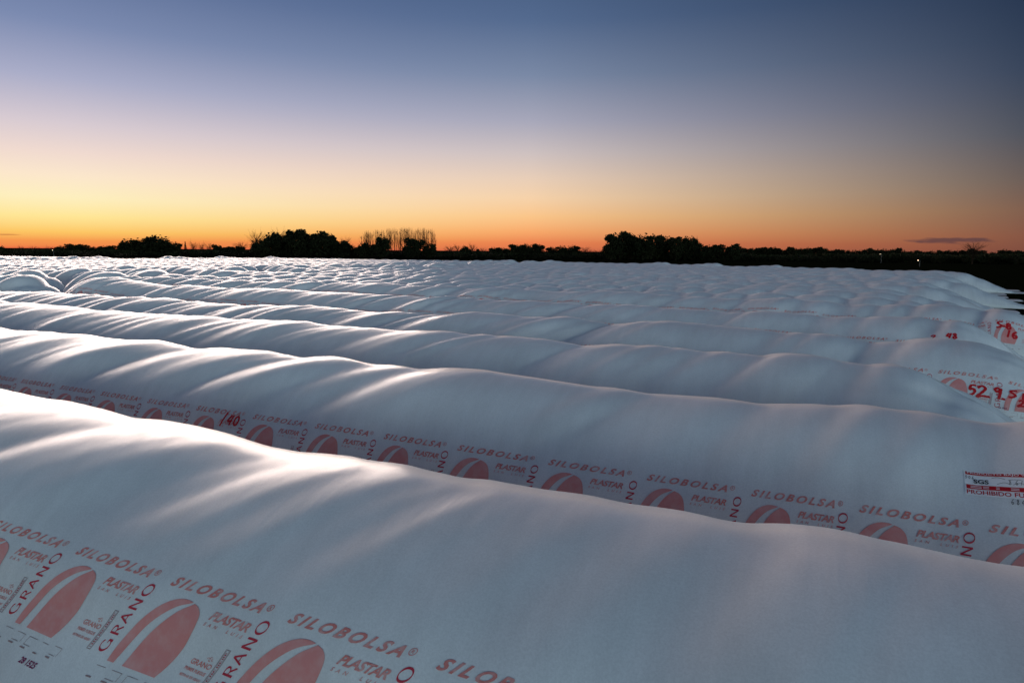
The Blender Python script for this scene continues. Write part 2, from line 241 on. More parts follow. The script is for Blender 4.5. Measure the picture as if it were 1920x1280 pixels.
class Bag:
    """one sealed grain bag lying along X; surf(s, theta) gives points, theta < 0 is the side that faces the camera"""
    def __init__(self, row, x0, x1, seed, base=1.56, west='dome', east='tail', traced=None, amp=.085, folds=1.0, tailen=4.6, far=False, rw=RW, grooves=.11, flare=.10, soft=1.0):
        rg = np.random.RandomState(seed); self.row = row; self.Y = ROWY[row - 1] if row > 0 else .33
        self.flare = flare
        self.x0, self.x1, self.west, self.east, self.rw, self.far = x0, x1, west, east, rw, far
        st = .02 if not far else .05; self.st = st
        s = np.arange(x0 - .5, x1 + .5 + st, st); self.s = s
        # pillows pinched off by the film: rounded backs with narrower saddles between them
        h = np.zeros_like(s); x = x0 - 2
        while x < x1 + 2:
            w = rg.choice([rg.uniform(.7, 1.2), rg.uniform(1.2, 2.0), rg.uniform(1.8, 2.9)], p=[.3, .45, .25])
            if row >= 4: w = rg.uniform(1.05, 1.85)
            mk = (s >= x) & (s < x + w)
            u = (s[mk] - x) / w; skew = rg.uniform(.8, 1.25); a = amp * (rg.uniform(.35, 1.25) if row < 4 else rg.uniform(.75, 1.25)) * min(1.15, w / 1.4)
            h[mk] = a * np.abs(np.sin(np.pi * u ** skew)) ** .75; x += w
        h += base - amp * .5 + (.012 if far else .03) * np.sin(s / 5.1 + seed) + (.010 if far else .025) * np.sin(s / 2.3 + seed * 2)
        if traced:
            t = np.array(traced); n0, n1 = t[0, 0], t[-1, 0]
            v = np.interp(s, t[:, 0], t[:, 1]); w = np.clip(np.minimum((s - n0) / 1 + 1, (n1 - s) / 1 + 1), 0, 1)
            if self.row in (4, 5, 6): v = v + .8 * (h - gsmooth(h, 1.6 / st))
            lo = h - h.mean() + t[:, 1].mean(); h = v * w + lo * (1 - w)
        h = gsmooth(h, .09 / st)
        self.hs = gsmooth(h, 1.6 / st); self.b = h - self.hs
        self.b1 = gsmooth(self.b, .10 / st)
        # every saddle carries on down the flank as a drawn-in groove, steeper on one side
        mn = np.where((self.b[1:-1] < self.b[:-2]) & (self.b[1:-1] <= self.b[2:]) & (self.b[1:-1] < .002))[0] + 1
        if traced and row in SAD:
            q_ = SAD[row]; mn = [i_ for i_ in mn if s[i_] < q_[0] - .8 or s[i_] > q_[-1] + .8] + [int(np.searchsorted(s, x_)) for x_ in q_]
        gr = np.zeros_like(s); tab = np.random.RandomState(seed + 999).uniform(size=(500, 3))
        for i_ in mn:
            r0, r1, r2 = tab[int((s[i_] + 200) / .7) % 500]
            w = (.15 + .12 * r0) * soft; a = (.5 + .7 * r1) * grooves; q = (s - s[i_] + .03 - .08 * r2) / w
            gr -= a * np.exp(-.5 * np.where(q > 0, q * 1.25, q * .6) ** 2)
        x = x0
        while x < x1:                                     # lesser ones in between
            x += rg.uniform(.45, 1.1); w = rg.uniform(.07, .14) * soft; i0, i1 = np.searchsorted(s, (x - 5 * w, x + 5 * w)); q = (s[i0:i1] - x) / w
            gr[i0:i1] -= grooves * rg.uniform(.12, .42) * (1 if row < 7 else .5) * np.exp(-.5 * np.where(q > 0, q * 1.2, q * .6) ** 2)
        self.gr = gr
        # long creases that run from the saddles down the flank
        fo = np.zeros((3, len(s))); x = x0
        while x < x1:
            x += rg.exponential(.42) + .12; c = rg.randint(3); w = rg.uniform(.035, .16); a = rg.uniform(.25, 1) * .012 * folds * (w / .1) ** .8
            i0, i1 = np.searchsorted(s, (x - 4 * w, x + 4 * w)); fo[c, i0:i1] -= a * np.exp(-.5 * ((s[i0:i1] - x) / w) ** 2)
        self.fo = fo; self.slant = rg.uniform(-.12, .12, 3); self.win = [(.1, .9), (.0, .5), (.5, 1.0)]
        # envelope at the ends
        top = np.ones_like(s); wid = np.ones_like(s)
        if west == 'dome':
            u = np.clip((s - x0) / 2.6, 0, 1); top *= np.sqrt(np.clip(1 - (1 - u) ** 2, 0, 1)); wid *= np.clip(1 - (1 - np.clip((s - x0) / 2.0, 0, 1)) ** 2, 0, 1) ** .5
            self.hs = self.hs + .24 * np.exp(-((s - x0 - 2.6) / 1.8) ** 2)
        if west == 'tail':
            u = np.clip((s - x0 - .8) / tailen, 0, 1); top *= .05 + .95 * (u * u * (3 - 2 * u)); wid *= .66 + .34 * np.clip((s - x0) / 3, 0, 1)
        if east == 'dome':
            u = np.clip((x1 - s) / 2.6, 0, 1); top *= np.sqrt(np.clip(1 - (1 - u) ** 2, 0, 1)); wid *= np.clip(1 - (1 - np.clip((x1 - s) / 2.0, 0, 1)) ** 2, 0, 1) ** .5
            self.hs = self.hs + .2 * np.exp(-((x1 - s - 2.6) / 1.8) ** 2)
        if east == 'tail':
            u = np.clip((x1 - s - .8) / tailen, 0, 1); top *= .05 + .95 * (np.sin(u * math.pi / 2) ** 1.35); wid *= .62 + .38 * np.clip((x1 - s) / 3.2, 0, 1)
            self.tail = gsmooth(np.clip((x1 - 2.2 - s) * -1 / 2.0 + .9, 0, 1), .3 / st)
        else: self.tail = np.zeros_like(s)
        self.top = gsmooth(top, .06 / st); self.wid = gsmooth(wid, .06 / st)
        self.ph = rg.uniform(0, 6.28, 4); self.sway = .05
    def I(self, arr, s): return np.interp(s, self.s, arr)
    def surf(self, s, th, off=0.0):
        """s, th broadcastable arrays -> (...,3)"""
        s, th = np.broadcast_arrays(np.asarray(s, float), np.asarray(th, float)); sh = s.shape; s = s.ravel(); th = th.ravel()
        a = np.abs(th); K = .55 + 1.0 * np.clip(-s / 8, 0, 1) if not self.far else .45 + .5 * np.clip(-s / 30, 0, 1); ss = s + K * a + .06 * a * a * np.sin(self.ph[0] + .9 * s)
        top = self.I(self.top, s); wid = self.I(self.wid, s)
        b = self.I(self.b, s + K * a); bs = self.I(self.b1, ss)
        ca = np.clip(np.cos(a), 0, 1)
        g = ca ** 1.1
        fl = np.clip((R(78) - a) / R(54), 0, 1); fl = fl * fl * (3 - 2 * fl)
        d = b * g * g + bs * (1 - g * g) * 2.6 * fl + self.I(self.gr, ss) * (.62 + .38 * (1 - g ** 4)) * fl
        t = a / (math.pi / 2)
        for k in range(3):
            lo, hi = self.win[k]; w = np.clip((t - lo) / .25 + .2, 0, 1) * np.clip((hi - t) / .35 + .2, 0, 1)
            d = d + self.I(self.fo[k], ss - self.slant[k] * th - .3 * self.tail_at(s) * a) * w
        # slack, uneven drape
        d = d + .010 * np.sin(1.7 * s + 2.2 * th + self.ph[1]) * (1 - .4 * ca) + .006 * np.sin(4.1 * s - 3.1 * th + self.ph[2]) * np.clip(1.2 - ca, 0, 1)
        tl = self.tail_at(s)
        d = d + tl * (.035 * np.sin(9 * th + 1.6 * s + self.ph[3]) + .02 * np.sin(21 * th - 2.0 * s)) * np.sqrt(np.clip(ca + .15, 0, 1))
        h = self.I(self.hs, s) * top
        zc = ZC * np.clip(top * 1.15, .0, 1); bz = np.maximum(h - zc, .02)
        c = np.cos(th); z = np.where(c > 0, zc + (bz + d * top) * c, zc + zc / .342 * c)
        y = self.Y + np.sign(th) * self.flare * wid * np.clip((a - R(78)) / R(32), 0, 1) ** 1.5 + self.sway * np.sin(s / 7 + self.ph[0]) * np.clip((s + 6) / -6, 0, 1) + np.sin(th) * (self.rw * wid + d * wid)
        P = np.stack([s, y, z], 1)
        if off:
            e = .004; dS = self.surf(s + e, th) - self.surf(s - e, th); dT = self.surf(s, th + e) - self.surf(s, th - e)
            n_ = np.cross(dT, dS); n_ /= np.linalg.norm(n_, axis=1, keepdims=True) + 1e-12
            n_ *= np.where((n_[:, 1] * np.sin(th) + n_[:, 2] * np.cos(th)) < 0, -1, 1)[:, None]
            P = P + n_ * off
        return P.reshape(*sh, 3)
    def tail_at(self, s): return self.I(self.tail, s)
    def build(self, ds, nth, label, group, fine=None):
        root = empty('grain_bag', (0, 0, 0)); tag(root, label, 'grain bag', group)
        s = [self.x0]
        while s[-1] < self.x1:
            x = s[-1]; d_ = ds
            if fine and fine[0] <= x <= fine[1]: d_ = fine[2]
            if min(x - self.x0, self.x1 - x) < 3: d_ = min(d_, .12)
            s.append(x + d_)
        s[-1] = self.x1; s = np.array(s)
        th = np.linspace(-R(110), R(110), nth)
        P = self.surf(s[:, None], th[None]); P[..., 2] = np.maximum(P[..., 2], .006)
        self.root = root
        root.location = (0, 0, 0)
        self.body = grid_obj('film_cover', P, M['film'], root)
        return root

# ------------------------------------------------------------------ flat artwork, later draped over the film
def font_geo(text, size=1.0, shear=0.0, offset=0.0, spacing=1.0):
    c = D.curves.new('t', 'FONT'); c.body = text; c.size = 1; c.shear = shear; c.offset = offset; c.space_character = spacing; c.resolution_u = 3
    o = D.objects.new('t', c); COL.objects.link(o); dg = bpy.context.evaluated_depsgraph_get(); dg.update()
    me = o.evaluated_get(dg).to_mesh(); V = np.array([v.co[:2] for v in me.vertices]); F = [tuple(p.vertices) for p in me.polygons]
    o.evaluated_get(dg).to_mesh_clear(); D.objects.remove(o); D.curves.remove(c)
    return V, F

def fit(geo, x0, x1, y0, y1):
    """scale a flat drawing into the box (y up)"""
    V, F = geo; lo = V.min(0); hi = V.max(0); W_ = (V - lo) / (hi - lo); return W_ * [x1 - x0, y1 - y0] + [x0, y0], F

def rot90(geo):
    V, F = geo; return np.stack([-V[:, 1], V[:, 0]], 1), F

def poly(pts):
    return np.array(pts, float), [tuple(range(len(pts)))]

def rect(x0, y0, x1, y1): return poly([(x0, y0), (x1, y0), (x1, y1), (x0, y1)])

def frame_rect(x0, y0, x1, y1, w):
    return join([rect(x0, y0, x1, y0 + w), rect(x0, y1 - w, x1, y1), rect(x0, y0 + w, x0 + w, y1 - w), rect(x1 - w, y0 + w, x1, y1 - w)])

def join(gs_):
    V = []; F = []; k = 0
    for v, f in gs_:
        V.append(v); F += [tuple(i + k for i in q) for q in f]; k += len(v)
    return np.vstack(V), F

def smooth_line(pts, n=6):
    p = np.array(pts, float)
    if len(p) < 3: return p
    q = np.vstack([2 * p[0] - p[1], p, 2 * p[-1] - p[-2]]); out = []
    for i in range(1, len(q) - 2):
        for t in np.linspace(0, 1, n, endpoint=False):
            a, b, c, d = q[i - 1], q[i], q[i + 1], q[i + 2]
            out.append(.5 * (2 * b + (c - a) * t + (2 * a - 5 * b + 4 * c - d) * t * t + (3 * b - a - 3 * c + d) * t ** 3))
    out.append(q[-2]); return np.array(out)

def pen(pts, wmax, wmin=None, ang=0.0, curve=True, jit=0, seed=0):
    """a stroke; with wmin the width depends on the direction as with a broad nib"""
    p = smooth_line(pts) if curve else np.array(pts, float)
    if not curve and len(p) == 2: p = np.linspace(p[0], p[1], 4)
    t = np.gradient(p, axis=0); t /= np.linalg.norm(t, axis=1, keepdims=True) + 1e-9; n_ = np.stack([-t[:, 1], t[:, 0]], 1)
    w = np.full(len(p), wmax)
    if wmin is not None: w = wmin + (wmax - wmin) * np.abs(t[:, 0] * math.sin(ang) - t[:, 1] * math.cos(ang)) ** 1.3
    if jit: w = w * (1 + jit * np.random.RandomState(seed).uniform(-1, 1, len(p)))
    V = np.vstack([p + n_ * w[:, None] / 2, p - n_ * w[:, None] / 2]); k = len(p)
    return V, [(i, i + 1, k + i + 1, k + i) for i in range(k - 1)]

def arc(cx, cy, rx, ry, a0, a1, n=14):
    return [(cx + rx * math.cos(R(a)), cy + ry * math.sin(R(a))) for a in np.linspace(a0, a1, n)]

GL = {   # roman capitals with thick and thin strokes, unit height
 'G': [arc(.5, .5, .46, .48, 48, 330, 18), [(.9, .02), (.9, .45)], [(.66, .45), (.98, .45)]],
 'R': [[(.12, 0), (.12, 1)], [(.12, .97), (.45, .98), (.68, .86), (.68, .64), (.45, .5), (.12, .5)], [(.38, .5), (.8, 0)]],
 'A': [[(.0, 0), (.42, 1)], [(.42, 1), (.86, 0)], [(.16, .33), (.72, .33)]],
 'N': [[(.1, 0), (.1, 1)], [(.1, 1), (.85, 0)], [(.85, 0), (.85, 1)]],
 'O': [arc(.52, .5, .48, .49, 0, 360, 26)],
}
def roman(word, gap=.34, wmax=.17, wmin=.07):
    out = []; x = 0
    for ch in word:
        wd = {'G': 1.0, 'R': .8, 'A': .88, 'N': .95, 'O': 1.04}[ch]
        for st in GL[ch]:
            cv = len(st) > 3
            v, f = pen(st, wmax, wmin, ang=R(12), curve=cv); out.append((v + [x, 0], f))
        x += wd + gap
    return join(out)

def cell_art():
    """one repeat of the printed band, 1.05 m long; x to the right, y up (0 = top of the big lettering)"""
    A = []                                    # (geometry, material index)
    A.append((fit(font_geo('SILOBOLSA', shear=.30, offset=.034, spacing=1.42), -.04, .79, -.074, 0), 1))
    A.append((pen(arc(.835, -.022, .021, .021, 0, 360, 20), .005), 1))
    A.append((fit(font_geo('R', offset=.01), .826, .845, -.033, -.011), 1))
    A.append((fit(font_geo('PLASTAR', shear=.22, offset=.03, spacing=.92), .47, .815, -.208, -.144), 1))
    A.append((fit(font_geo('SAN  LUIS', shear=.2, offset=.01, spacing=2.1), .465, .815, -.252, -.228), 1))
    A.append((rot_fit(roman('GRANO'), -.205, -.12, -.625, -.10), 2))
    # the big emblem: a dome cut by a pale swoosh
    outer = smooth_line([(-.068, -.66), (-.080, -.56), (-.070, -.45), (-.040, -.34), (.004, -.245), (.062, -.178), (.130, -.140), (.200, -.128), (.262, -.134)], 5)
    inner = smooth_line([(.0, -.66), (.020, -.45), (.072, -.31), (.155, -.20), (.262, -.139)], 7)
    outer, inner = [np.array(q_) * [.93, 1] + [.012, 0] for q_ in (outer, inner)]
    A.append((strip(outer, inner), 0))
    rt = smooth_line([(.283, -.140), (.345, -.158), (.402, -.205), (.440, -.290), (.465, -.40), (.466, -.50), (.450, -.585), (.420, -.66)], 5)
    lf = smooth_line([(.283, -.145), (.205, -.22), (.140, -.344), (.10, -.47), (.09, -.66)], 7)
    lf, rt = [np.array(q_) * [.93, 1] + [.012, 0] for q_ in (lf, rt)]
    A.append((strip(lf, rt), 0))
    A.append((fit(font_geo('GRANO', offset=.02), .57, .75, -.510, -.474), 1))
    A.append((fit(font_geo('PRIMER PLIEGUE', offset=.02), .56, .745, -.553, -.532), 1))
    A.append((fit(font_geo('RETIRAR DE ABAJO', offset=.02), .56, .745, -.598, -.577), 1))
    for k, (x, y) in enumerate([(.685, -.445), (.705, -.436), (.722, -.447), (.70, -.455)]): A.append((pen(arc(x, y, .009, .006, 40 * k, 40 * k + 220, 8), .004), 1))
    A.append((frame_rect(.768, -.635, .808, -.345, .004), 3))
    A.append((pen([(.777, -.625), (.777, -.355)], .0025, curve=False), 3)); A.append((pen([(.799, -.625), (.799, -.355)], .0025, curve=False), 3))
    for k in range(17): A.append((rect(.783, -.62 + k * .0155, .793, -.62 + k * .0155 + (.009 if k % 4 else .003)), 2))
    # folding hints under the emblem, faint small lines
    for x, y, w, kind in [(-.10, -.70, .09, 0), (.05, -.70, .10, 1), (.20, -.70, .10, 2), (.36, -.70, .07, 0), (.50, -.69, .08, 1)]:
        A.append((rect(x, y, x + w, y - .003), 3))
        if kind: A.append((rect(x + w - .003 if kind == 1 else x, y - .06, (x + w) if kind == 1 else x + .003, y), 3)); A.append((rect(x, y - .063, x + w * .8, y - .060), 3))
        A.append((rect(x - .01, y - .088, x + w * .45, y - .078), 3))
    return A

def rot_fit(geo, x0, x1, y0, y1):
    """rotate so the text reads upwards, then fit"""
    V, F = geo; return fit((np.stack([-V[:, 1], V[:, 0]], 1), F), x0, x1, y0, y1)

def strip(a, b):
    a = np.array(a); b = np.array(b)
    def res(p, n):
        d = np.r_[0, np.cumsum(np.linalg.norm(np.diff(p, axis=0), axis=1))]; t = np.linspace(0, d[-1], n); return np.stack([np.interp(t, d, p[:, 0]), np.interp(t, d, p[:, 1])], 1)
    n = 24; a = res(a, n); b = res(b, n); V = np.vstack([a, b]); return V, [(i, i + 1, n + i + 1, n + i) for i in range(n - 1)]

def cut(art, step=.05, tol=0):
    """merge (geometry, material) pairs and cut them along a grid so that they can bend"""
    bm = bmesh.new()
    for (V, F), mi in art:
        vs = [bm.verts.new((x, y, 0)) for x, y in V]
        for f in F:
            try: fc = bm.faces.new([vs[i] for i in f]); fc.material_index = mi
            except ValueError: pass
    bmesh.ops.triangulate(bm, faces=[f for f in bm.faces if len(f.verts) > 4])
    lo = [min(v.co[k] for v in bm.verts) for k in (0, 1)]; hi = [max(v.co[k] for v in bm.verts) for k in (0, 1)]
    for ax in (0, 1):
        x = lo[ax] + step * .5
        no = (1, 0, 0) if ax == 0 else (0, 1, 0)
        while x < hi[ax]:
            co = (x, 0, 0) if ax == 0 else (0, x, 0)
            bmesh.ops.bisect_plane(bm, geom=bm.verts[:] + bm.edges[:] + bm.faces[:], plane_co=co, plane_no=no, dist=1e-5); x += step
    bm.verts.index_update(); V = np.array([v.co[:2] for v in bm.verts]); F = [tuple(v.index for v in f.verts) for f in bm.faces]; mi = [f.material_index for f in bm.faces]
    bm.free(); return V, F, mi

INKS = [M['pink'], M['letter'], M['grano'], M['faint']]
CELL = cut(cell_art())
_keep = [i for i, m_ in enumerate(CELL[2]) if m_ != 3]

def drape(bag, name, V, F, mi, s0, th0, k, mats, off=.004, sx=1.0, parent=None, sy=1.0):
    """V in metres, x along the bag, y up the flank; th0 (degrees) is the angle of y = 0"""
    x = V[:, 0] * sx; c = -V[:, 1] * sy; th = -(R(th0) + c / 1.27)
    P = bag.surf(s0 + x - k * c, th, off)
    return mesh_obj(name, P, F, mats, parent or bag.root, smooth=True, midx=mi)

def print_band(bag, starts, th0, k, wob=0.0):
    """the row of printed repeats: one part of the bag"""
    V, F, mi = CELL; VV = []; FF = []; MM = []; n = 0
    for i in range(len(starts) - 1):
        a, b = starts[i], starts[i + 1]; sc = (b - a) / 1.06
        c = -V[:, 1]; th = -(R(th0 + wob * math.sin(a * .7)) + c / 1.27)
        VV.append(bag.surf(a + V[:, 0] * sc - k * c, th, .004)); FF += [tuple(q + n for q in f) for f in F]; MM += mi; n += len(V)
    return mesh_obj('printed_band', np.vstack(VV), FF, INKS, bag.root, smooth=True, midx=MM)

# ---- hand painted figures (unit height strokes)
DG = {
 '1': [[(.1, 0), (.22, .5), (.35, 1.05)]],
 '4': [[(.38, .95), (.05, .45), (.30, .38), (.6, .5)], [(.62, 1), (.42, .0)]],
 '0': [arc(.32, .5, .26, .42, 80, 450, 14)],
 '5': [[(.62, .98), (.2, .93), (.12, .55), (.4, .62), (.6, .4), (.45, .1), (.08, .0)]],
 '2': [[(.02, .8), (.3, 1), (.55, .8), (.35, .4), (.05, .02), (.35, .1), (.7, .12)]],
 '9': [[(.5, .8), (.3, .98), (.1, .78), (.25, .58), (.5, .72), (.52, .9), (.5, .4), (.45, -.05)]],
 'm': [[(.0, .25), (.02, 0)], [(.02, .2), (.12, .25), (.14, 0)], [(.14, .2), (.25, .25), (.28, 0)]],
 ',': [[(.05, .08), (.0, -.1)]],
 'S': [[(.62, 1), (.2, .92), (.08, .68), (.35, .52), (.52, .3), (.3, .05), (-.05, 0)]],
 'B': [[(.15, .0), (.18, 1)], [(.18, .98), (.5, .9), (.45, .6), (.18, .52), (.55, .45), (.55, .1), (.15, .0)]],
 '6': [[(.5, 1), (.2, .7), (.08, .3), (.25, .03), (.5, .15), (.48, .4), (.15, .35)]],
 '8': [[(.5, .8), (.3, .98), (.12, .8), (.3, .55), (.52, .25), (.3, .02), (.1, .2), (.3, .5), (.5, .8)]],
 '3': [[(.1, .9), (.4, .98), (.48, .75), (.22, .55), (.5, .4), (.42, .08), (.05, .05)]],
 '7': [[(.08, .92), (.55, .95), (.25, .0)], [(.15, .48), (.5, .52)]],
 '-': [[(.0, .5), (.6, .52)]],
 'I': [[(.15, 0), (.15, 1)]],
}
def scrawl(items, w, seed=1):
    """items: (char, x, y, size, xscale)"""
    out = []
    for k, (ch, x, y, h, xs_) in enumerate(items):
        for q, st in enumerate(DG[ch]):
            p = [(x + a * h * xs_ + .12 * b * h, y + b * h) for a, b in st]; out.append((pen(p, w, jit=.18, seed=seed + k * 7 + q), 0))
    return out

# ---- rows
GRP = 'long white grain bags laid out in parallel rows'
ORD = ['first', 'second', 'third', 'fourth', 'fifth', 'sixth', 'seventh', 'eighth', 'ninth', 'tenth', 'eleventh', 'twelfth', 'thirteenth', 'fourteenth',
       'fifteenth', 'sixteenth', 'seventeenth', 'eighteenth', 'nineteenth', 'twentieth', 'twenty-first', 'twenty-second', 'twenty-third', 'twenty-fourth']
b1 = Bag(1, -34, 6.5, 11, traced=TR[1], folds=.6, rw=1.37, flare=.42, soft=1.5, grooves=.10)
b1.build(.3, 72, 'nearest white grain bag, across the foreground, with whole red emblems on its flank', GRP, (-11, 3.4, .045))
print_band(b1, [-3.85 + 1.06 * k for k in range(-6, 6)], 58.5, .53)
V, F, mi = cut([(fit(font_geo('28 1525', offset=.03), 0, .19, -.045, 0), 0)]); drape(b1, 'stamped_number', V, F, mi, -5.05, 58.5 + .83 / 1.27 * 57.3, .53, [M['violet']])

b2 = Bag(2, -48, 7.2, 23, traced=TR[2], folds=.8, soft=1.35, grooves=.085)
b2.build(.3, 64, 'second white grain bag from the front, with the hand-painted 140 and the no-smoking label', GRP, (-17, 3.6, .05))
st2 = [-6.91 - 1.08 * k for k in range(9, 0, -1)] + [-6.91, -5.83, -4.75, -3.71, -2.59, -1.51, -.51, .40, 1.36, 2.4, 3.4]
print_band(b2, st2, 61.5, .15)
V, F, mi = cut(scrawl([('1', 0, 0, .20, 1), ('4', .13, .03, .15, .9), ('0', .25, .03, .15, .9)], .030)); drape(b2, 'painted_number', V, F, mi, -7.52, 72.5, .0, [M['paint']], off=.007)
def rub():
    pts = arc(.34, -.12, .47, .27, 0, 360, 40)[:-1]; return poly([(x + .03 * math.sin(9 * i), y + .02 * math.cos(7 * i)) for i, (x, y) in enumerate(pts)])
bar_t = fit(font_geo('PRODUCTO BAJO WARRANT', offset=.01), .012, .62, .003, .020)
lab = [(rect(-.012, -.138, .66, .03), 0)]
V, F, mi = cut(lab); plate = drape(b2, 'warning_label', V, F, mi, 1.175, 40.0, .0, [M['stk_white']], off=.004, sy=1.6)
V, F, mi = cut([(rect(0, .0, .64, .022), 0), (rect(0, -.098, .64, -.070), 0), (fit(font_geo('PROHIBIDO FUMAR', offset=.015), .0, .52, -.131, -.104), 0)])
drape(b2, 'label_bars', V, F, mi, 1.175, 40.0, .0, [M['stk_red']], off=.0065, sy=1.6, parent=plate)
scr = [(pen([(x, -.02 + .006 * math.sin(40 * x)), (x + .04, -.014 + .006 * math.cos(31 * x)), (x + .09, -.02)], .0022), 0) for x in (.19, .30, .42, .53)] + \
      [(pen([(x, -.05 + .006 * math.sin(50 * x)), (x + .05, -.043), (x + .09, -.052)], .0022), 0) for x in (.22, .33, .45)]
for nm_, art_, mt_ in [
    ('printed_name', [(fit(font_geo('SGS', offset=.03), .055, .165, -.060, -.030), 0)], M['stk_black']),
    ('bar_lettering', [(bar_t, 0)], M['stk_white']),
    ('bar_lettering', [(rect(x_, y_, x_ + .05 + .03 * math.sin(x_ * 50), y_ + .0035), 0) for y_ in (-.091, -.081) for x_ in (.03, .12, .21, .31, .40, .49, .56)], M['stk_white']),
    ('handwritten_number', scrawl([('6', .30, -.175, .03, 1), ('8', .335, -.175, .03, 1), ('4', .37, -.177, .03, 1), ('3', .405, -.177, .03, 1), ('7', .44, -.177, .03, 1)], .0038), M['stk_black']),
    ('handwritten_note', scr + scrawl([('8', .30, -.055, .03, 1), ('6', .345, -.055, .03, 1), ('1', .38, -.055, .03, 1), ('5', .41, -.055, .03, 1), ('2', .445, -.055, .03, 1), ('5', -.005, -.03, .02, 1), ('0', .02, -.03, .02, 1), ('6', .045, -.03, .02, 1)], .003), M['stk_black'])]:
    V, F, mi = cut(art_); drape(b2, nm_, V, F, mi, 1.175, 40.0, .0, [mt_], off=.009, sy=1.6, parent=plate)

b3 = Bag(3, -52, 4.4, 37, traced=TR[3], tailen=2.9)
b3.build(.35, 56, 'third white grain bag from the front, its folded right end sloping down', GRP, (-24, 5.2, .07))
b4 = Bag(4, -56, 6.0, 41, traced=TR[4], tailen=3.0)
b4.build(.35, 56, 'fourth white grain bag from the front, 52,9m painted red near its right end', GRP, (-32, 6.3, .08))
print_band(b4, [1.87 + 1.05 * k for k in range(-12, 3)], 51.5, .1)
for it_ in ([('5', 0, 0, .20, .8), ('2', .12, -.02, .22, 1), ('m', .28, -.02, .09, 1), ('9', .36, .0, .22, .9), ('m', .50, -.02, .09, 1)], [('S', .60, .06, .17, 1), ('B', .78, .05, .17, 1), ('2', .72, -.11, .14, 1)]):
    V, F, mi = cut(scrawl(it_, .042)); drape(b4, 'painted_number', V, F, mi, 2.27, 71.5, .0, [M['paint']], off=.007)
V, F, mi = cut([(fit(font_geo('28 1525', offset=.03), 0, .12, -.03, 0), 0)]); drape(b4, 'stamped_number', V, F, mi, 2.72, 79, .0, [M['violet']])

b5 = Bag(5, -31.6, 6.0, 53, traced=TR[5], base=1.62, tailen=2.9)
b5.build(.35, 48, 'fifth white grain bag from the front, beginning in a steep rounded end at the left', GRP, (-31.6, 7, .11))
print_band(b5, [.44 + 1.05 * k for k in range(-30, 4)], 47.5, .1, wob=2.5)
V, F, mi = cut(scrawl([('2', -.05, 0, .16, .9), ('4', .24, 0, .16, .9), ('8', .36, 0, .16, .9)], .04)); drape(b5, 'painted_number', V, F, mi, 2.2, 47, .0, [M['paint']], off=.007)
b6 = Bag(6, -37.5, 7.8, 67, traced=TR[6], base=1.70, tailen=3.2)
b6.build(.35, 44, 'sixth white grain bag from the front, SB 16 painted red near its right end', GRP, (-37, 9, .13))
print_band(b6, [3.02 + 1.05 * k for k in range(-36, 3)], 38.5, .05, wob=2.0)
for it_ in ([('S', 0, 0, .19, 1), ('B', .20, 0, .17, 1), ('-', .12, -.05, .2, 1), ('1', .22, -.24, .2, .5), ('6', .32, -.24, .2, 1)], [('I', .62, -.12, .3, 1), ('2', .8, -.05, .2, 1)]):
    V, F, mi = cut(scrawl(it_, .05)); drape(b6, 'painted_number', V, F, mi, 4.05, 51, .0, [M['paint']], off=.007)

def folded_end(bag, s0, s1, t0, t1, hgt):
    """the gathered film at the tied end: a raised fold running down the tail"""
    n = 44; rows_ = []; prof = [(-1.0, .004), (-.55, .35), (-.1, 1.0), (.35, .55), (.7, .75), (1.0, .004)]
    for i in range(n):
        t = i / (n - 1); s_ = s0 + (s1 - s0) * t; th = -R(t0 + (t1 - t0) * t); w = R(2.5 + 8 * t) ; h_ = hgt * math.sin(min(1, t * 2.2) * math.pi / 2) * (1 + .15 * math.sin(9 * t))
        rows_.append([bag.surf(s_ + .02 * math.sin(7 * t + q), th + q * w, max(.003, h_ * p))  for q, p in prof])
    grid_obj('folded_end', np.array(rows_), M['film'], bag.root)
folded_end(b3, 1.45, 4.2, 2, 26, .075); folded_end(b4, 3.5, 5.8, 4, 22, .06); folded_end(b5, 3.3, 5.8, 2, 20, .06); folded_end(b6, 4.8, 7.6, 2, 18, .06)

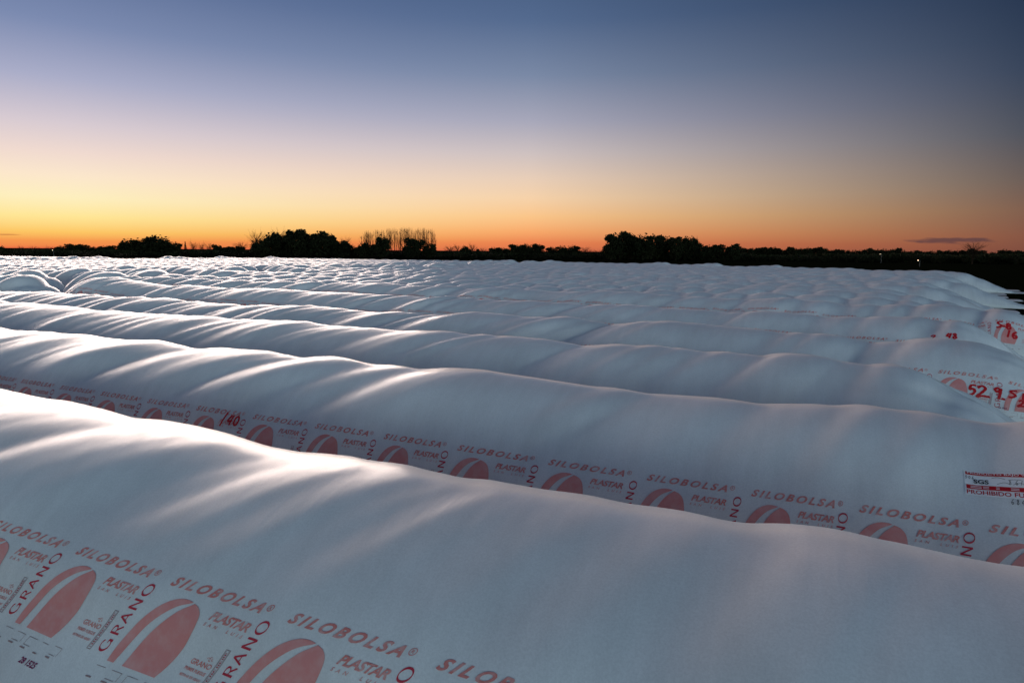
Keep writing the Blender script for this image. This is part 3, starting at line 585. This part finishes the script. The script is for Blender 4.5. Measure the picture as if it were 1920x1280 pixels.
rg = random.Random(5)
for row in range(5, 24):
    Y = ROWY[row - 1]
    xe = 2.9 + .165 * Y + rg.uniform(-1.5, 1.1)
    if row >= 20: xe = {20: 8, 21: -3, 22: -10, 23: -17}[row]
    segs = []
    gap1 = {5: -32.2, 6: -38.3}.get(row, -36.5 - rg.uniform(0, 9) - .02 * Y)
    if row >= 7: segs.append((gap1 + .5, xe, 'dome', 'tail' if row < 21 else 'dome', 'right-hand'))
    gap2 = gap1 - rg.uniform(50, 60)
    segs.append((gap2 + .6, gap1 - .3, 'dome' if row % 3 else 'tail', 'dome', 'middle'))
    xw = -(2.35 * Y + 6)
    if gap2 > xw and row < 19: segs.append((max(gap2 - 62, -132 - rg.uniform(0, 6)), gap2 - .4, 'tail', 'dome', 'left-hand'))
    for (a, b, w, e, nm) in segs:
        if b < xw: continue
        base = rg.uniform(1.60, 1.67)
        bag = Bag(row, a, b, row * 10 + len(nm), base=base, west=w, east=e, amp=rg.uniform(.06, .085) * (1.1 if row < 9 else .75), folds=.6 if row < 9 else .4, grooves=.10 if row < 9 else .07, tailen=rg.uniform(4.2, 5.6), far=True)
        if row in (5, 6): txt = f'white grain bag with a domed end at far left, {ORD[row-1]} row from the front'
        else: txt = f'{nm} white grain bag in the {ORD[row-1]} row from the front, ' + {'right-hand': 'ending at open ground', 'middle': 'left of the crossing gap', 'left-hand': 'at the far left edge'}[nm]
        bag.build(.14 if row < 9 else .2 if row < 14 else .28, 36 if row < 9 else 26 if row < 14 else 20, txt, GRP)
        if row < 10 and nm == 'right-hand':
            n_ = int((b - a - 9) / 1.05); print_band(bag, [a + 4 + 1.05 * k for k in range(n_)], rg.uniform(44, 54), .05, wob=2)

# ------------------------------------------------------------------ trees
def place(px, dist, py=None):
    """photo column (1920 wide) and ground distance -> x, y and the height that reaches row py"""
    u, v = px - 960, (py if py is not None else 470) - 640
    c, s_ = math.cos(ROLL), math.sin(ROLL); u, v = c * u + s_ * v, -s_ * u + c * v
    F_ = FPX * math.cos(PITCH) - v * math.sin(PITCH) * -1 * -1; F_ = FPX * math.cos(PITCH) + (-v) * math.sin(PITCH); U_ = -FPX * math.sin(PITCH) - v * math.cos(PITCH)
    x = u * math.cos(YAW) - F_ * math.sin(YAW); y = u * math.sin(YAW) + F_ * math.cos(YAW); h = math.hypot(x, y)
    return x / h * dist, y / h * dist, CAM_H + U_ / h * dist, dist / h        # last: metres per pixel

def tube(P, rad, sides=5):
    P = np.array(P, float); V = []; F = []
    for i, p in enumerate(P):
        d_ = Vector(P[min(i + 1, len(P) - 1)] - P[max(i - 1, 0)]).normalized(); a = d_.orthogonal().normalized(); b = d_.cross(a)
        for k in range(sides):
            an = 2 * math.pi * k / sides; V.append(tuple(Vector(p) + (a * math.cos(an) + b * math.sin(an)) * rad[i]))
    for i in range(len(P) - 1):
        for k in range(sides): F.append((i * sides + k, i * sides + (k + 1) % sides, (i + 1) * sides + (k + 1) % sides, (i + 1) * sides + k))
    return V, F

def merge3(parts):
    V = []; F = []
    for v, f in parts:
        k = len(V); V += list(v); F += [tuple(i + k for i in q) for q in f]
    return V, F

def leaf_cloud(rs, lobes, n, size):
    V = []; F = []
    for _ in range(n):
        c, r_ = lobes[rs.randint(len(lobes))]; d_ = rs.normal(size=3); d_ /= np.linalg.norm(d_); q = np.array(c) + d_ * np.array(r_) * rs.uniform(.25, 1.05) ** .6 * (1 + .12 * rs.normal())
        a = rs.normal(size=3); a /= np.linalg.norm(a); b = np.cross(a, rs.normal(size=3)); b /= np.linalg.norm(b) + 1e-9
        sz = size * rs.uniform(.5, 1.3); k = len(V)
        V += [tuple(q - a * sz * .5), tuple(q + b * sz * .35), tuple(q + a * sz * .5), tuple(q - b * sz * .35)]; F.append((k, k + 1, k + 2, k + 3))
    return V, F

def proto_broad(seed, wide=1.0):
    """unit-height leafy tree"""
    rs = np.random.RandomState(seed); root = empty('broadleaf_tree'); limbs = [tube([(0, 0, 0), (.01, 0, .2), (0, .01, .55), (0, 0, .85)], [.03, .024, .016, .005])]
    lobes = [((0, 0, .60), (.30 * wide, .30 * wide, .34)), ((0, 0, .60), (.30 * wide, .30 * wide, .34))]
    for k in range(10):
        an = rs.uniform(0, 6.28); rr = rs.uniform(.12, .32) * wide; z = rs.uniform(.38, .88); c = (rr * math.cos(an), rr * math.sin(an), z)
        q = rs.uniform(.10, .18); lobes.append((c, (q * 1.15, q * 1.15, q * .9))); limbs.append(tube([(0, 0, z * .45), (c[0] * .5, c[1] * .5, z * .75), c], [.012, .008, .003], 4))
    lobes.append(((0, 0, .3), (.3 * wide, .3 * wide, .26))); lobes.append(((0, 0, .3), (.3 * wide, .3 * wide, .26)))
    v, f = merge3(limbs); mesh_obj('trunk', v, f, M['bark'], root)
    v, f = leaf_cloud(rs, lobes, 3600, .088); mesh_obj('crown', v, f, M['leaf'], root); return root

def proto_bare(seed, spread=.35, n=60):
    rs = np.random.RandomState(seed); root = empty('bare_tree'); v, f = tube([(0, 0, 0), (.01, .01, .4), (0, .02, .7)], [.022, .015, .006]); mesh_obj('trunk', v, f, M['bark'], root)
    br = []
    for k in range(n):
        z = rs.uniform(.15, .65); an = rs.uniform(0, 6.28); ln = rs.uniform(.2, .42); t = rs.uniform(.3, 1)
        d_ = np.array([math.cos(an) * spread * t, math.sin(an) * spread * t, ln]); p0 = np.array([0, 0, z]); br.append(tube([p0, p0 + d_ * .5 + rs.normal(size=3) * .012, p0 + d_], [.006, .004, .002], 3))
        for j in range(3):
            p1 = p0 + d_ * rs.uniform(.3, .8); e = d_ * .45 + rs.normal(size=3) * .07; br.append(tube([p1, p1 + e], [.003, .0015], 3))
    v, f = merge3(br); mesh_obj('branches', v, f, M['bark'], root); return root

def proto_poplar(seed):
    rs = np.random.RandomState(seed); root = empty('bare_poplar'); v, f = tube([(0, 0, 0), (.004, 0, .5), (0, .004, 1.0)], [.011, .008, .002]); mesh_obj('trunk', v, f, M['bark'], root)
    br = []
    for k in range(22):
        z = rs.uniform(.2, .9); an = rs.uniform(0, 6.28); ln = (1.01 - z) * rs.uniform(.3, .95) + .02; rr = rs.uniform(.02, .07)
        p0 = np.array([0, 0, z]); br.append(tube([p0, p0 + (math.cos(an) * rr, math.sin(an) * rr, ln * .45), p0 + (math.cos(an) * rr * 1.25, math.sin(an) * rr * 1.25, ln)], [.0034, .0024, .0008], 3))
    v, f = merge3(br); mesh_obj('branches', v, f, M['bark'], root); return root

def proto_conifer(seed):
    rs = np.random.RandomState(seed); root = empty('conifer_tree'); v, f = tube([(0, 0, 0), (0, 0, 1)], [.02, .002]); mesh_obj('trunk', v, f, M['bark'], root)
    lobes = [((0, 0, z), (.22 * (1 - z) + .02, .22 * (1 - z) + .02, .06)) for z in np.linspace(.12, .96, 12)]
    v, f = leaf_cloud(rs, lobes, 900, .05); mesh_obj('crown', v, f, M['leaf'], root); return root

def proto_bush(seed):
    rs = np.random.RandomState(seed); root = empty('bush'); lobes = [((rs.uniform(-.5, .5), rs.uniform(-.3, .3), rs.uniform(.25, .7)), (.32, .3, .28)) for _ in range(7)]
    v, f = tube([(0, 0, 0), (0, 0, .5)], [.03, .01]); mesh_obj('stem', v, f, M['bark'], root)
    v, f = leaf_cloud(rs, lobes, 900, .1); mesh_obj('foliage', v, f, M['leaf'], root); return root

PROTO = dict(broad=[proto_broad(1), proto_broad(2, 1.15), proto_broad(3, .9), proto_broad(4, 1.3)], bare=[proto_bare(5), proto_bare(6, .45)],
             poplar=[proto_poplar(7), proto_poplar(8), proto_poplar(9)], conifer=[proto_conifer(10)], bush=[proto_bush(12), proto_bush(13)])
used = set(); BASEW = dict(broad=.72, bare=.7, poplar=.17, conifer=.4, bush=1.3)
tr = random.Random(3)
def tree(kind, px, py, wpx, dist, label, group, v=None):
    x, y, z, mpp = place(px, dist, py); i = tr.randrange(len(PROTO[kind])) if v is None else v; p = PROTO[kind][i]
    if (kind, i) in used:
        r_ = p.copy(); COL.objects.link(r_)
        for ch in p.children:
            c = ch.copy(); COL.objects.link(c); c.parent = r_
    else: r_ = p; used.add((kind, i))
    w = wpx * mpp / BASEW[kind]; r_.location = (x, y, -.05); r_.scale = (w, w, max(z, .8)); r_.rotation_euler.z = tr.uniform(0, 6.28)
    tag(r_, label, {'broad': 'tree', 'bare': 'tree', 'poplar': 'tree', 'conifer': 'tree', 'bush': 'bush'}[kind], group); return r_

# clumps of trees on the skyline, left to right (photo column, top row, width)
for px, py, w in [(3, 460, 12), (118, 459, 26), (143, 457, 30), (176, 461, 24), (203, 460, 22)]:
    tree('broad', px, py, w, 300, 'small round dark tree in the low skyline at the far left', 'small trees at the far left of the skyline')
for px, py, w in [(40, 461, 16), (62, 461, 18), (92, 461, 14)]:
    tree('bare', px, py, w, 300, 'thin leafless tree rising over the hedge at the far left', 'leafless trees at the far left')
tree('broad', 240, 447, 36, 285, 'dark leafy tree at the left shoulder of the left-hand clump', 'trees of the left-hand clump')
tree('broad', 262, 446, 30, 282, 'dark leafy tree second from the left in the left-hand clump', 'trees of the left-hand clump')
tree('broad', 292, 438, 56, 280, 'tallest round-topped dark tree of the left-hand clump', 'trees of the left-hand clump', 0)
tree('broad', 314, 449, 28, 284, 'lower dark tree right beside the tallest one of the left-hand clump', 'trees of the left-hand clump')
tree('broad', 329, 452, 22, 284, 'small dark tree at the right end of the left-hand clump', 'trees of the left-hand clump')
tree('conifer', 347, 453, 9, 290, 'narrow pointed conifer just right of the left-hand clump', None, 0)
for px, py, w in [(362, 453, 18), (378, 455, 16), (392, 455, 16)]:
    tree('bare', px, py, w, 300, 'pale leafless tree between the pointed conifer and the big middle clump', 'leafless trees right of the conifer')
tree('broad', 405, 458, 12, 290, 'small round tree standing alone among the leafless ones', None)
tree('broad', 428, 462, 26, 290, 'low broad tree left of the big middle clump', None)
tree('bare', 452, 453, 26, 292, 'leafless tree at the left foot of the big middle clump', None)
tree('broad', 450, 459, 18, 288, 'little dark tree at the left foot of the big middle clump', None)
for k, (px, py, w) in enumerate([(487, 446, 36), (510, 435, 38), (532, 437, 36), (556, 430, 44), (580, 436, 34), (600, 433, 44), (618, 434, 32), (636, 450, 34), (655, 456, 30)]):
    nm = ['leftmost', 'second from the left', 'third from the left', 'tallest', 'fifth from the left', 'sixth from the left', 'seventh from the left', 'second from the right', 'rightmost'][k]
    tree('broad', px, py, w, 265 + (k * 7) % 15, f'dark dense tree, {nm} of the big middle clump', 'trees of the big middle clump', k % 4)
for px, py in [(480, 433), (520, 430)]: tree('bare', px, py, 30, 300, 'leafless tree showing above the big middle clump', 'leafless trees behind the big middle clump')
tree('bare', 647, 444, 18, 290, 'leafless tree between the big middle clump and the poplars', None)
for k, (px, py, w, lb) in enumerate([(683, 452, 30, 'dark tree under the left end of the poplar row'), (717, 440, 26, 'round-headed dark tree standing before the poplars'), (702, 458, 30, 'low dark tree beside the round-headed one before the poplars'),
                                     (775, 446, 28, 'dark tree standing before the middle of the poplar row'), (805, 453, 24, 'dark tree at the right end of the poplar row')]):
    tree('broad', px, py, w, 262, lb, 'dark trees in front of the poplars', k % 4)
x = 678
while x < 818:
    top = 426 + 7 * abs((x - 765) / 80) ** 2 + tr.uniform(-2, 9) * tr.random() + (6 if x > 811 else 0)
    tree('poplar', x, top, tr.uniform(9, 12), 280 + tr.uniform(-6, 6), 'tall leafless poplar in the row right of the big middle clump', 'row of leafless poplars'); x += tr.choice((2.6, 3.4, 5.0)) + tr.uniform(-1, 1)
for px, py, w in [(843, 460, 22), (858, 459, 18), (886, 457, 20), (905, 464, 20), (1097, 462, 16), (1122, 468, 18), (1108, 467, 14)]:
    tree('bare', px, py, w, 305, 'low leafless tree between the poplars and the tall right-hand clump', 'low leafless trees right of the poplars')
tree('broad', 872, 459, 20, 285, 'round dark tree standing alone right of the poplars', None, 0)
tree('broad', 895, 467, 12, 285, 'tiny dark tree right beside the lone round one', None)
for px, py, w in [(924, 463, 20), (940, 464, 24), (968, 458, 24), (986, 455, 30), (1008, 457, 24), (1034, 461, 26), (1054, 460, 24), (1076, 458, 30)]:
    tree('broad', px, py, w, 285 + tr.uniform(-5, 5), 'dark rounded tree of the low grove between the poplars and the tall right-hand clump', 'trees of the low central grove')
for k, (px, py, w) in enumerate([(1148, 446, 30), (1163, 435, 44), (1184, 434, 34), (1207, 437, 40), (1228, 437, 34), (1247, 441, 30), (1268, 444, 34), (1288, 442, 34), (1301, 441, 26)]):
    nm = ['leftmost', 'second from the left', 'third from the left', 'fourth from the left', 'fifth from the left', 'sixth from the left', 'third from the right', 'second from the right', 'rightmost'][k]
    tree('broad', px, py, w, 255 + (k * 5) % 14, f'tall dark tree, {nm} of the tall right-hand clump', 'trees of the tall right-hand clump', (k * 3) % 4)
for px, py, w in [(1322, 460, 26), (1341, 458, 28), (1360, 461, 26), (1376, 457, 30)]:
    tree('broad', px, py, w, 258, 'low dark tree directly right of the tall right-hand clump', 'low trees beside the tall right-hand clump')
x = 1392
while x < 1945:
    top = {0: 463, 1: 465}[int(x) % 2] + tr.uniform(-2.5, 3) + (x - 1392) * .010 + (3 if 1680 < x < 1745 else 0)
    tree('broad', x, top, tr.uniform(14, 26), 330 + tr.uniform(-10, 14), 'small dark tree in the long far wood along the right skyline', 'trees of the far wood at the right'); x += tr.uniform(7, 13)
tree('bare', 1827, 453, 34, 250, 'feathery leafless tree standing above the right-hand wood', None, 1)
for k, x in enumerate(range(-10, 1940, 31)):
    tree('bush', x + tr.uniform(-8, 8), (472 if x < 700 else 475 if x < 1400 else 477) + tr.uniform(-2, 2), tr.uniform(30, 46), 268 + tr.uniform(-8, 8),
         'dark bush in the low hedge under the skyline trees', 'bushes of the field hedge')
for lst in PROTO.values():
    for p in lst:
        if not any(p is q for q in [r_ for r_ in COL.objects if 'label' in r_]):
            for ch in list(p.children): D.objects.remove(ch)
            D.objects.remove(p)
# low undergrowth that closes the gaps between trunks
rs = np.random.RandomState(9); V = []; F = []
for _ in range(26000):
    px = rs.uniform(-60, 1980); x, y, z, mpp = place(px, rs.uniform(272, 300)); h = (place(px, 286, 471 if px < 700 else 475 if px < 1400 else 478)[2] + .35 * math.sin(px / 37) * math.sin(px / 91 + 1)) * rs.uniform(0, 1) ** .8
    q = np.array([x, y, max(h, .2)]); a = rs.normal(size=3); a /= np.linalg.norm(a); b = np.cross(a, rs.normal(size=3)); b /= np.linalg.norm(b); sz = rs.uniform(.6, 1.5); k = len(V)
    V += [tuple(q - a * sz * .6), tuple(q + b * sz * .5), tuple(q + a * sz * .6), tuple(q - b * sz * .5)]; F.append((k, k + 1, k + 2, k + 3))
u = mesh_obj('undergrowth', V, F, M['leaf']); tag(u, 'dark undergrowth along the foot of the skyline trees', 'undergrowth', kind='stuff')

# ------------------------------------------------------------------ far lamps
def lamp(px, py, dist, label, rad):
    x, y, z, _ = place(px, dist, py); root = empty('lamp_post', (x, y, 0)); tag(root, label, 'lamp post')
    v, f = merge3([tube([(0, 0, 0), (0, 0, z)], [.06, .05], 8), tube([(0, 0, z), (-.4, 0, z + .12)], [.03, .03], 6)]); mesh_obj('post', v, f, M['metal'], root)
    bm = bmesh.new(); bmesh.ops.create_uvsphere(bm, u_segments=10, v_segments=8, radius=rad); bmesh.ops.translate(bm, verts=bm.verts, vec=(-.4, 0, z - rad * .2))
    me = D.meshes.new('bulb'); bm.to_mesh(me); bm.free(); me.materials.append(lampm); o = D.objects.new('bulb', me); COL.objects.link(o); o.parent = root
lamp(1725, 488, 190, 'low lit farm lamp glowing orange on the dark field at the right', .08)
lamp(1653, 476, 250, 'small lit lamp glimmering in front of the right-hand wood', .05)
lamp(100, 469, 240, 'tiny lit lamp in the hedge at the far left', .06)
S.render.engine = 'CYCLES'
